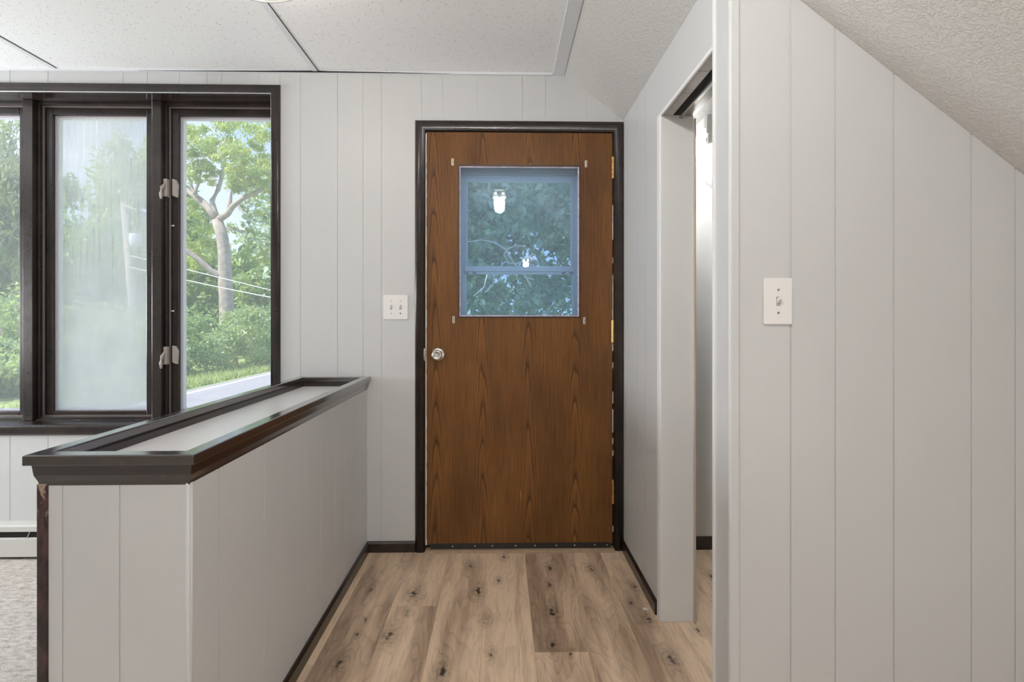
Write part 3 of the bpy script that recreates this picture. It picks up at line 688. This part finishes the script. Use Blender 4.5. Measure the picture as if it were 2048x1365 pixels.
# ------------------------------------------------------------------ switches
def switch(name, cx, cz, yf, wd, ht, tog, label, up):
    e = empty(name, (cx, yf, cz), label, 'light switch')
    mb = MB(); mb.box(cx-wd/2, cx+wd/2, yf-.0055, yf, cz-ht/2, cz+ht/2); mb.build('wall_plate', PLASTIC, e, bevel=.0035, seg=3)
    for i, dx in enumerate(tog):
        MB().box(cx+dx-.0052, cx+dx+.0052, yf-.0062, yf-.0054, cz-.012, cz+.012).build('toggle_slot', plain('switch_slot', (.42, .40, .38), .4), e)
        s = 1 if up else -1
        m_ = MB(); m_.hexa([(cx+dx-.0042, yf-.006, cz-.006), (cx+dx+.0042, yf-.006, cz-.006), (cx+dx+.0042, yf-.006, cz+.006), (cx+dx-.0042, yf-.006, cz+.006),
            (cx+dx-.0034, yf-.019, cz+s*.010-.004), (cx+dx+.0034, yf-.019, cz+s*.010-.004), (cx+dx+.0034, yf-.017, cz+s*.010+.003), (cx+dx-.0034, yf-.017, cz+s*.010+.003)])
        m_.build('toggle', PLASTIC, e, bevel=.0008)
        for zz in (.0302, -.0302):
            missing = (len(tog) == 2 and i == 1 and zz < 0)
            sc = MB().lathe([(.0, -.001), (.0026, -.0006), (.0033, 0)], (cx+dx, yf-.0055, cz+zz), 'y', 14).build('screw_hole' if missing else 'screw', DARKHOLE if missing else NICKEL, e)
            if not missing:
                m_ = MB().cyl((cx+dx-.0022, yf-.0066, cz+zz-.0022), (cx+dx+.0022, yf-.0066, cz+zz+.0022), .0005, 6); m_.build('slot', DARKHOLE, sc)
    return e
switch('double_light_switch', -.517, 1.197, D, .119, .121, (-.0228, .0228), 'white double toggle switch plate on the panelling left of the door', True)
switch('light_switch', .726, 1.1875, NY, .0765, .1225, (0,), 'white single toggle switch plate on the near right panelled wall', True)

# ------------------------------------------------------------------ baseboard heater
bh = empty('baseboard_heater', (-2.5, D-.03, .0), 'long white baseboard heater on the wall under the windows', 'heater')
hx0, hx1 = -4.2, -1.05
mb = MB(); mb.prism([(D, .012), (D, .166), (D-.052, .166), (D-.060, .160), (D-.060, .136), (D-.057, .136), (D-.057, .158), (D-.050, .163), (D-.003, .163), (D-.003, .012)], 'x', hx0, hx1)
mb.build('back_cover', HEATER, bh, bevel=.0008)
mb = MB(); mb.prism([(D-.060, .018), (D-.060, .100), (D-.050, .106), (D-.050, .103), (D-.057, .098), (D-.057, .018)], 'x', hx0, hx1); mb.build('front_panel', HEATER, bh)
MB().box(hx0+.01, hx1-.01, D-.046, D-.004, .02, .150).build('heating_fins', DARKHOLE, bh)
x = W(57, 1063, D-.05)[0]
MB().cyl((x-.006, D-.054, .100), (x+.008, D-.050, .136), .0018, 6).build('bracket', HEATER, bh)
mb = MB(); mb.box(hx1-.02, hx1, D-.062, D, .012, .168); mb.build('end_cap', HEATER, bh, bevel=.003)
ST(MB().box(hx0, hx1, D-.020, D, 0.004, .018).build('baseboard_window', plain('brown_base_strip', (.10, .075, .055), .6)), 'brown strip below the baseboard heater', 'baseboard')

# ------------------------------------------------------------------ ceiling light fittings
def fixture(cx, cy, zc, label, watts):
    e = empty('ceiling_light', (cx, cy, zc), label, 'ceiling light')
    MB().lathe([(0, zc), (.075, zc), (.075, zc-.012), (.066, zc-.026), (0, zc-.030)], (cx, cy, 0), 'z', 40).build('canopy', plain('fixture_metal', (.55, .54, .52), .3, .8) if 'fixture_metal' not in bpy.data.materials else bpy.data.materials['fixture_metal'], e)
    zb = zc-.107
    MB().lathe([(.168, zb+.002), (.150, zb-.001), (.12, zb+.002), (.075, zb+.022), (.058, zb+.05), (.050, zc-.028)], (cx, cy, 0), 'z', 48).build('glass_shade', LAMPGLASS, e)
    pr = [(.168+.0035*math.cos(a), zb+.002+.0035*math.sin(a)) for a in [2*PI*i/10 for i in range(11)]]
    MB().lathe(pr, (cx, cy, 0), 'z', 64).build('shade_rim', RIM, e)
    for s in (-1, 1):
        b_ = MB().lathe([(0, .0), (.012, .002), (.023, .014), (.026, .028), (.020, .044), (.012, .056), (.012, .066)], (cx+s*.036, cy, zb-.010+.010), 'z', 20).build('bulb', BULB, e)
    d = bpy.data.lights.new('bulb_light', 'POINT'); d.energy = BULB_W*watts; d.color = (1, .975, .95); d.shadow_soft_size = .05
    q = bpy.data.objects.new('bulb_light', d); COL.objects.link(q); q.location = (cx, cy, zb-.03)
    return e
fixture(-.795, 1.628, CZ, 'clear glass dish ceiling light at the top edge above the window', 2)
fixture(-.02, .34, CZ, 'glass dish ceiling light just in front of the viewpoint, mirrored in the door glass', 29)
fixture(.43, -3.93, 2.232, 'glass dish ceiling light deeper in the room behind the viewpoint', 12)

# closet strip light
cf = empty('strip_light', (.82, 2.2, 1.9), 'white fluorescent strip light inside the closet', 'strip light')
mb = MB(); mb.box(.785, .835, 1.96, 2.46, 1.875, 1.925); mb.build('housing', WHITE, cf, bevel=.004)
MB().box(.787, .833, 1.950, 1.962, 1.855, 1.927).build('end_cap', WHITE, cf, bevel=.003)
MB().box(.797, .817, 1.962, 1.974, 1.822, 1.876).build('lamp_holder', PLASTIC, cf, bevel=.003)
MB().box(.797, .817, 2.44, 2.452, 1.822, 1.876).build('lamp_holder', PLASTIC, cf, bevel=.003)
MB().cyl((.807, 1.974, 1.838), (.807, 1.992, 1.838), .0135, 20).build('tube_cap', NICKEL, cf)
MB().cyl((.807, 1.992, 1.838), (.807, 2.44, 1.838), .0125, 20).build('tube', TUBEM, cf)

# crumbs of plaster on the floor
def crumb(x, y, s, label, n=1):
    mb = MB()
    for i in range(n):
        ax, ay, az = x+random.uniform(-s, s)*(n > 1)*1.6, y+random.uniform(-s, s)*(n > 1)*1.6, s*.5
        a = random.uniform(0, 3); u = (math.cos(a)*s, math.sin(a)*s); v = (-u[1]*.5, u[0]*.5)
        mb.hexa([(ax-u[0]-v[0], ay-u[1]-v[1], .0003), (ax+u[0]-v[0], ay+u[1]-v[1], .0003), (ax+u[0]+v[0], ay+u[1]+v[1], .0003), (ax-u[0]+v[0], ay-u[1]+v[1], .0003),
                 (ax-u[0]*.7, ay-u[1]*.8, s*.8), (ax+u[0]*.6, ay+u[1]*.7, s*.7), (ax+v[0]+u[0]*.5, ay+v[1]+u[1]*.5, s*.6), (ax+v[0]-u[0]*.5, ay+v[1]-u[1]*.4, s*.7)])
    tag(mb.build('plaster_crumb', CAULK), label, 'crumb', 'plaster crumbs on the plank floor')
crumb(.566, 2.0, .0045, 'small heap of white plaster crumbs beside the end of the right baseboard', 6)
crumb(.548, 2.245, .005, 'white plaster flake near the right baseboard, farther back than the crumb heap')
crumb(.0, 2.478, .003, 'tiny white crumb in front of the door threshold')
crumb(-.56, 1.88, .002, 'tiny white crumb on the dark plank near the half wall')

# ------------------------------------------------------------------ outdoors
GZ = -.5
ST(MB().box(-90, 60, D+.6, 140, GZ-.2, GZ).build('ground', GRASS), 'sunlit mown grass outside', 'grass ground')
rd = empty('road', (-4.5, 30, GZ), 'grey asphalt road running past the house outside', 'road', kind='structure')
mb = MB(); mb.box(-7.05, -1.6, 3.2, 120, GZ, GZ+.02); mb.build('asphalt', ASPHALT, rd)
mb = MB(); mb.box(-6.82, -6.70, 3.2, 120, GZ+.02, GZ+.024); mb.build('edge_line', ROADPAINT, rd)

def leaves(name, blobs, mat, parent, size, asp=.5, droop=0., shell=.6):
    cs = []
    for (cx, cy, cz, rx, ry, rz, n) in blobs:
        u = rng.normal(size=(n, 3)); u /= np.linalg.norm(u, axis=1)[:, None]
        r = shell*.5+(1.15-shell*.5)*rng.random(n)**.75; r *= (1+.22*np.sin(u[:, 0]*7+cx)*np.cos(u[:, 2]*6+cz))
        cs.append(np.array([cx, cy, cz])+u*r[:, None]*np.array([rx, ry, rz]))
    c = np.concatenate(cs); n = len(c)
    a = rng.normal(size=(n, 3)); a[:, 2] -= droop; a /= np.linalg.norm(a, axis=1)[:, None]
    b_ = np.cross(a, rng.normal(size=(n, 3))); b_ /= np.linalg.norm(b_, axis=1)[:, None]
    s = size*(.6+.8*rng.random(n))[:, None]
    nn = np.cross(a, b_)
    v = np.stack([c-a*s, c+b_*s*asp+nn*s*.12, c+a*s, c-b_*s*asp+nn*s*.12], 1).reshape(-1, 3)
    o_ = (v.min(0)+v.max(0))/2; v = v-o_
    me = bpy.data.meshes.new(name); me.vertices.add(4*n); me.vertices.foreach_set('co', v.ravel())
    me.loops.add(4*n); me.loops.foreach_set('vertex_index', np.arange(4*n)); me.polygons.add(n)
    me.polygons.foreach_set('loop_start', np.arange(n)*4); me.polygons.foreach_set('loop_total', np.full(n, 4))
    me.materials.append(mat); me.update(); me.validate()
    ob = bpy.data.objects.new(name, me); COL.objects.link(ob); ob.location = Vector(o_)
    if parent: ob.parent = parent; ob.location = Vector(o_)-world_loc(parent)
    return ob

def cluster(cx, cy, cz, rx, ry, rz, nb, n, sub=.38):
    "nb small leaf clumps scattered in an ellipsoid"
    out = []
    for i in range(nb):
        while True:
            p = [random.uniform(-1, 1) for _ in range(3)]
            if sum(q*q for q in p) < 1: break
        r = sub*random.uniform(.6, 1.2)
        out.append((cx+p[0]*rx, cy+p[1]*ry, cz+p[2]*rz, rx*r, ry*r, rz*r*.85, n//nb))
    return out
# the forked tree seen in the right window
HY = 18.0
t = empty('forked_tree', (W(455, 650, HY)[0], HY, GZ), 'tall forked tree with a pale bare trunk beyond the road, in the right window', 'tree')
def path(pts, y=HY, dy=0.):
    return [W(px, py, y+dy*i) for i, (px, py) in enumerate(pts)]
b0 = W(455, 650, HY)
mb = MB(); mb.tube([(b0[0]+.05, HY, GZ-.1), b0]+path([(453, 600), (450, 560), (449, 510), (444, 470), (434, 440)]), [.30, .25, .23, .22, .20, .19, .17], 14)
mb.build('trunk', BARK, t)
for pts, r0, r1, dy in (([(434, 442), (418, 418), (400, 400), (378, 384), (350, 366)], .14, .08, .1), ([(434, 442), (428, 420), (424, 402), (436, 380), (447, 345), (452, 300), (460, 270)], .12, .03, .15),
        ([(436, 440), (455, 428), (466, 412), (486, 397), (515, 383), (540, 370)], .12, .06, -.15), ([(458, 425), (460, 405), (462, 385), (470, 350)], .09, .03, 0.),
        ([(450, 560), (437, 550), (420, 541), (400, 522), (378, 505), (355, 490)], .13, .08, -.1), ([(395, 395), (385, 378), (376, 352), (371, 330)], .06, .02, .1),
        ([(388, 390), (398, 365), (402, 345), (396, 320)], .05, .02, .1), ([(452, 455), (480, 462), (505, 478), (545, 492)], .05, .02, .1), ([(470, 408), (500, 440), (530, 480)], .03, .015, .2)):
    k = len(pts); MB().tube(path(pts, HY, dy), [r0+(r1-r0)*i/(k-1) for i in range(k)], 8).build('branch', BARK, t)
bl = []
for (px, py, rr, nn, y) in ((385, 262, .5, 500, 18), (400, 300, .55, 600, 18.5), (440, 290, .6, 700, 17.5), (480, 270, .7, 700, 18.5), (520, 262, .6, 600, 17.5), (430, 330, .45, 500, 18.5), (405, 345, .4, 400, 18),
        (475, 320, .6, 800, 17), (515, 315, .5, 600, 18), (500, 350, .55, 800, 16.8), (470, 360, .5, 600, 17), (530, 365, .4, 400, 18), (385, 415, .45, 400, 18.8), (410, 440, .35, 250, 19), (375, 350, .3, 250, 18.2),
        (400, 470, .6, 600, 19.5), (380, 520, .5, 500, 20), (415, 500, .5, 500, 20), (500, 420, .35, 280, 19.5), (530, 430, .35, 280, 19), (490, 470, .5, 500, 20), (525, 500, .6, 600, 20), (545, 330, .4, 400, 18)):
    c = W(px, py, y); bl += cluster(c[0], c[1], c[2], rr*1.25, rr*1.25, rr*.95, 9, int(nn*1.7), .42)
leaves('foliage', bl, LEAF_Y, t, .075, .28, .9, .3)

def tree(name, label, px, py0, py1, Y, rad, n, mat, size=.14, nb=22, asp=.5, droop=.3, trunk=.16, group='trees beyond the road'):
    c0, c1 = W(px, py0, Y), W(px, py1, Y); zc = (c0[2]+c1[2])/2; rz = abs(c1[2]-c0[2])/2
    e = empty(name, (c0[0], Y, GZ), label, 'tree', group)
    MB().tube([(c0[0], Y, GZ-.1), (c0[0]+.1, Y, zc-rz*.3), (c0[0]-.05, Y+.1, zc+rz*.5)], [trunk, trunk*.7, trunk*.25], 8).build('trunk', BARK, e)
    leaves('foliage', cluster(c0[0], Y, zc, rad, rad*.8, rz*.95, nb, n, .36), mat, e, size, asp, droop, .45)
    return e
tree('conifer', 'tall drooping conifer outside the window at the left edge', 12, 235, 660, 17, 1.25, 9000, LEAF_C, .13, 34, .25, 1.4, group=None)
tree('conifer', 'second conifer further left beyond the frame edge', -90, 200, 700, 19, 1.8, 7000, LEAF_C, .15, 30, .25, 1.4, group=None)
tree('leafy_tree', 'bushy tree behind the left edge of the fogged pane', 95, 430, 700, 24, 2.4, 8000, LEAF_M)
tree('leafy_tree', 'tall hazy tree in the middle of the fogged pane', 200, 345, 690, 30, 2.7, 9000, LEAF_M, .16)
tree('leafy_tree', 'tall light tree at the right side of the fogged pane', 275, 265, 640, 26, 1.8, 9000, LEAF_Y, .14)
tree('leafy_tree', 'rounded tree beyond the utility pole', 250, 440, 700, 22, 1.9, 7000, LEAF_M)
tree('leafy_tree', 'dark green tree just left of the forked tree', 360, 330, 690, 27, 2.3, 9000, LEAF_M, .15)
tree('leafy_tree', 'low green tree behind the forked trunk', 440, 470, 700, 24, 2.3, 9000, LEAF_M)
tree('leafy_tree', 'green tree right of the forked trunk at the window edge', 520, 480, 700, 23, 1.9, 9000, LEAF_M)
tree('leafy_tree', 'distant tree rising behind the right window casing', 585, 330, 700, 30, 3.0, 9000, LEAF_M, .16)
tree('leafy_tree', 'low tree behind the conifer at the left edge', 20, 480, 700, 26, 2.6, 7000, LEAF_M, .16)
tree('leafy_tree', 'tree line filling the gap left of the pole', 150, 520, 720, 28, 3.2, 8000, LEAF_M, .16)
tree('leafy_tree', 'tree line filling the gap right of the pole', 330, 500, 720, 30, 3.4, 8000, LEAF_M, .16)
tree('leafy_tree', 'tree line closing the view behind the right pane', 470, 540, 720, 34, 4.2, 8000, LEAF_M, .18)
def shrub(x, y, r, h, label, mat=LEAF_S, n=4500, size=.07, name='shrub'):
    e = empty(name, (x, y, GZ), label, 'shrub', 'shrubs along the road')
    MB().tube([(x, y, GZ-.05), (x+.05, y, GZ+h*.6)], [.04, .015], 6).build('stem', BARK, e)
    leaves('foliage', cluster(x, y, GZ+h*.5, r, r, h*.5, 16, n, .42), mat, e, size, .38, .2, .4)
for x, y, r, h, lb in ((-8.3, 17.2, .95, 1.9, 'broad light green shrub right of the forked trunk base'), (-9.0, 15.8, 1.0, 2.0, 'light green shrub at the foot of the forked tree'),
        (-9.3, 14.2, .9, 1.7, 'shrub left of the forked tree base beside the window mullion'), (-8.5, 19.5, 1.0, 2.1, 'farther shrub by the road at the right casing'), (-9.1, 22.5, 1.2, 2.3, 'farthest roadside shrub behind the right casing'),
        (-9.7, 12.8, .9, 1.5, 'roadside shrub seen low in the fogged pane at its right'), (-10.3, 11.6, .9, 1.4, 'roadside shrub low in the middle of the fogged pane'), (-10.8, 10.5, .9, 1.25, 'roadside shrub low at the left of the fogged pane'),
        (-12.5, 13.0, 1.3, 2.3, 'taller shrub behind the low ones in the fogged pane'), (-14.0, 14.0, 1.3, 2.4, 'shrub below the conifer at the left edge'), (-11.6, 15.2, 1.2, 2.2, 'shrub behind the utility pole'), (-12.0, 10.6, 1.0, 1.4, 'low shrub at the bottom of the leftmost pane'), (-13.4, 11.6, 1.1, 1.7, 'shrub behind the low one in the leftmost pane')):
    shrub(x, y, r, h, lb)
# tall verge grass
n = 9000; xs = -7.25-1.6*rng.random(n)**1.5; ys = 8.5+18*rng.random(n); hgt = .10+.16*rng.random(n)
cs = np.stack([xs, ys, np.full(n, GZ)], 1); dirs = rng.normal(size=(n, 2))*.07
v = np.stack([cs+np.array([.012, 0, 0]), cs+np.stack([dirs[:, 0], dirs[:, 1], hgt], 1), cs-np.array([.012, 0, 0])], 1).reshape(-1, 3)
me = bpy.data.meshes.new('verge_grass'); me.vertices.add(3*n); me.vertices.foreach_set('co', v.ravel()); me.loops.add(3*n); me.loops.foreach_set('vertex_index', np.arange(3*n))
me.polygons.add(n); me.polygons.foreach_set('loop_start', np.arange(n)*3); me.polygons.foreach_set('loop_total', np.full(n, 3)); me.materials.append(GRASS); me.update()
vg = bpy.data.objects.new('verge_grass', me); COL.objects.link(vg); tag(vg, 'yellow-green grass blades on the verge beside the road', 'grass', kind='stuff')

# utility pole and wires
PY = 17.0; pt, pb = W(248, 405, PY), W(268, 640, PY)
up = empty('utility_pole', (pb[0]+.1, PY, GZ), 'leaning wooden utility pole seen through the fogged pane', 'utility pole')
dz = (pb[0]-pt[0])/(pt[2]-pb[2])
MB().tube([(pb[0]+dz*(pb[2]-GZ), PY, GZ-.1), pb, pt], [.15, .13, .10], 12).build('pole', POLEWOOD, up)
a = W(247, 412, PY); b_ = W(272, 420, PY-.5); MB().cyl(a, b_, .04, 8).build('cross_arm', POLEWOOD, up)
c = W(271, 480, PY-.1)
tf = MB().lathe([(0, c[2]-.2), (.17, c[2]-.2), (.18, c[2]-.17), (.18, c[2]+.16), (.15, c[2]+.2), (0, c[2]+.22)], (c[0], c[1], 0), 'z', 20).build('transformer', plain('pale_grey_can', (.72, .74, .76), .5), up)
MB().lathe([(.03, c[2]+.2), (.045, c[2]+.24), (.03, c[2]+.28), (.04, c[2]+.32), (0, c[2]+.36)], (c[0], c[1], 0), 'z', 10).build('bushing', plain('brown_porcelain', (.45, .2, .18), .4), tf)
MB().box(c[0]-.3, c[0], c[1]-.03, c[1]+.03, c[2]-.03, c[2]+.03).build('bracket', POLEWOOD, tf)
def wire(p0, p1, y0, y1, r, sag, label):
    A, B = Vector(W(*p0, y0)), Vector(W(*p1, y1))
    pts = [A.lerp(B, i/16)+Vector((0, 0, -sag*4*(i/16)*(1-i/16))) for i in range(17)]
    tag(MB().tube(pts, r, 6).build('power_line', plain('pale_cable', (.85, .85, .88), .6) if 'pale_cable' not in bpy.data.materials else bpy.data.materials['pale_cable']), label, 'power line')
wire((262, 512), (640, 605), 16.9, 14, .012, .0, 'upper overhead wire crossing the trunk of the forked tree')
wire((262, 535), (640, 613), 16.9, 13.5, .014, .05, 'lower overhead wire crossing the trunk of the forked tree')
wire((250, 415), (300, 380), 17, 12, .008, .05, 'thin wire running up from the pole top')

# maples behind the storm door
def maple(x, y, zc, r, rz, n, label, nb=30, size=.07, tx=0.):
    e = empty('maple_tree', (x, y, GZ), label, 'tree', 'maples outside the entry door')
    MB().tube([(x+tx, y, GZ-.1), (x+tx*.95+.05, y, zc), (x+tx*.8-.1, y, zc+rz*.6)], [.16, .11, .04], 10).build('trunk', plain('dark_bark', (.10, .085, .07), .9, bumps=1., bscale=14) if 'dark_bark' not in bpy.data.materials else bpy.data.materials['dark_bark'], e)
    leaves('foliage', cluster(x, y, zc, r, r*.8, rz, nb, n, .36), LEAF_D, e, size, .6, .2, .3)
    return e
mp = maple(-.75, 8.2, 2.6, 1.9, 1.9, 15000, 'shaded maple with bare twigs close behind the storm door', 44, tx=-.5)
maple(2.0, 9.0, 2.6, 1.7, 2.0, 11000, 'maple to the right behind the storm door')
maple(-2.6, 10.0, 2.6, 1.7, 2.0, 16000, 'maple to the left behind the storm door')
maple(.3, 13.0, 3.2, 3.4, 2.8, 12000, 'larger maple filling the background behind the storm door', 50, .09, -2.6)
maple(.0, 5.6, 5.6, 2.6, 1.0, 16000, 'added high maple canopy out of view, shading the maples behind the storm door', 40, .08, -1.6)  # unseen canopy added to shade the foliage behind the door
tw = [[(1062, 575), (1045, 540), (1028, 528), (1010, 524), (995, 538), (985, 550)], [(1030, 530), (1012, 500), (990, 485), (965, 480), (928, 485)], [(1018, 528), (1008, 510), (1015, 498), (1030, 492), (1048, 491)],
      [(1028, 528), (1045, 524), (1065, 530), (1075, 538)], [(975, 548), (968, 575), (948, 592)], [(990, 545), (986, 570), (970, 585)], [(1045, 540), (1050, 555), (1068, 560)]]
for q in tw:
    MB().tube([W(px, py, 6.9-.05*i) for i, (px, py) in enumerate(q)], [.012-.0015*i for i in range(len(q))], 6).build('twig', PALEBARK, mp)
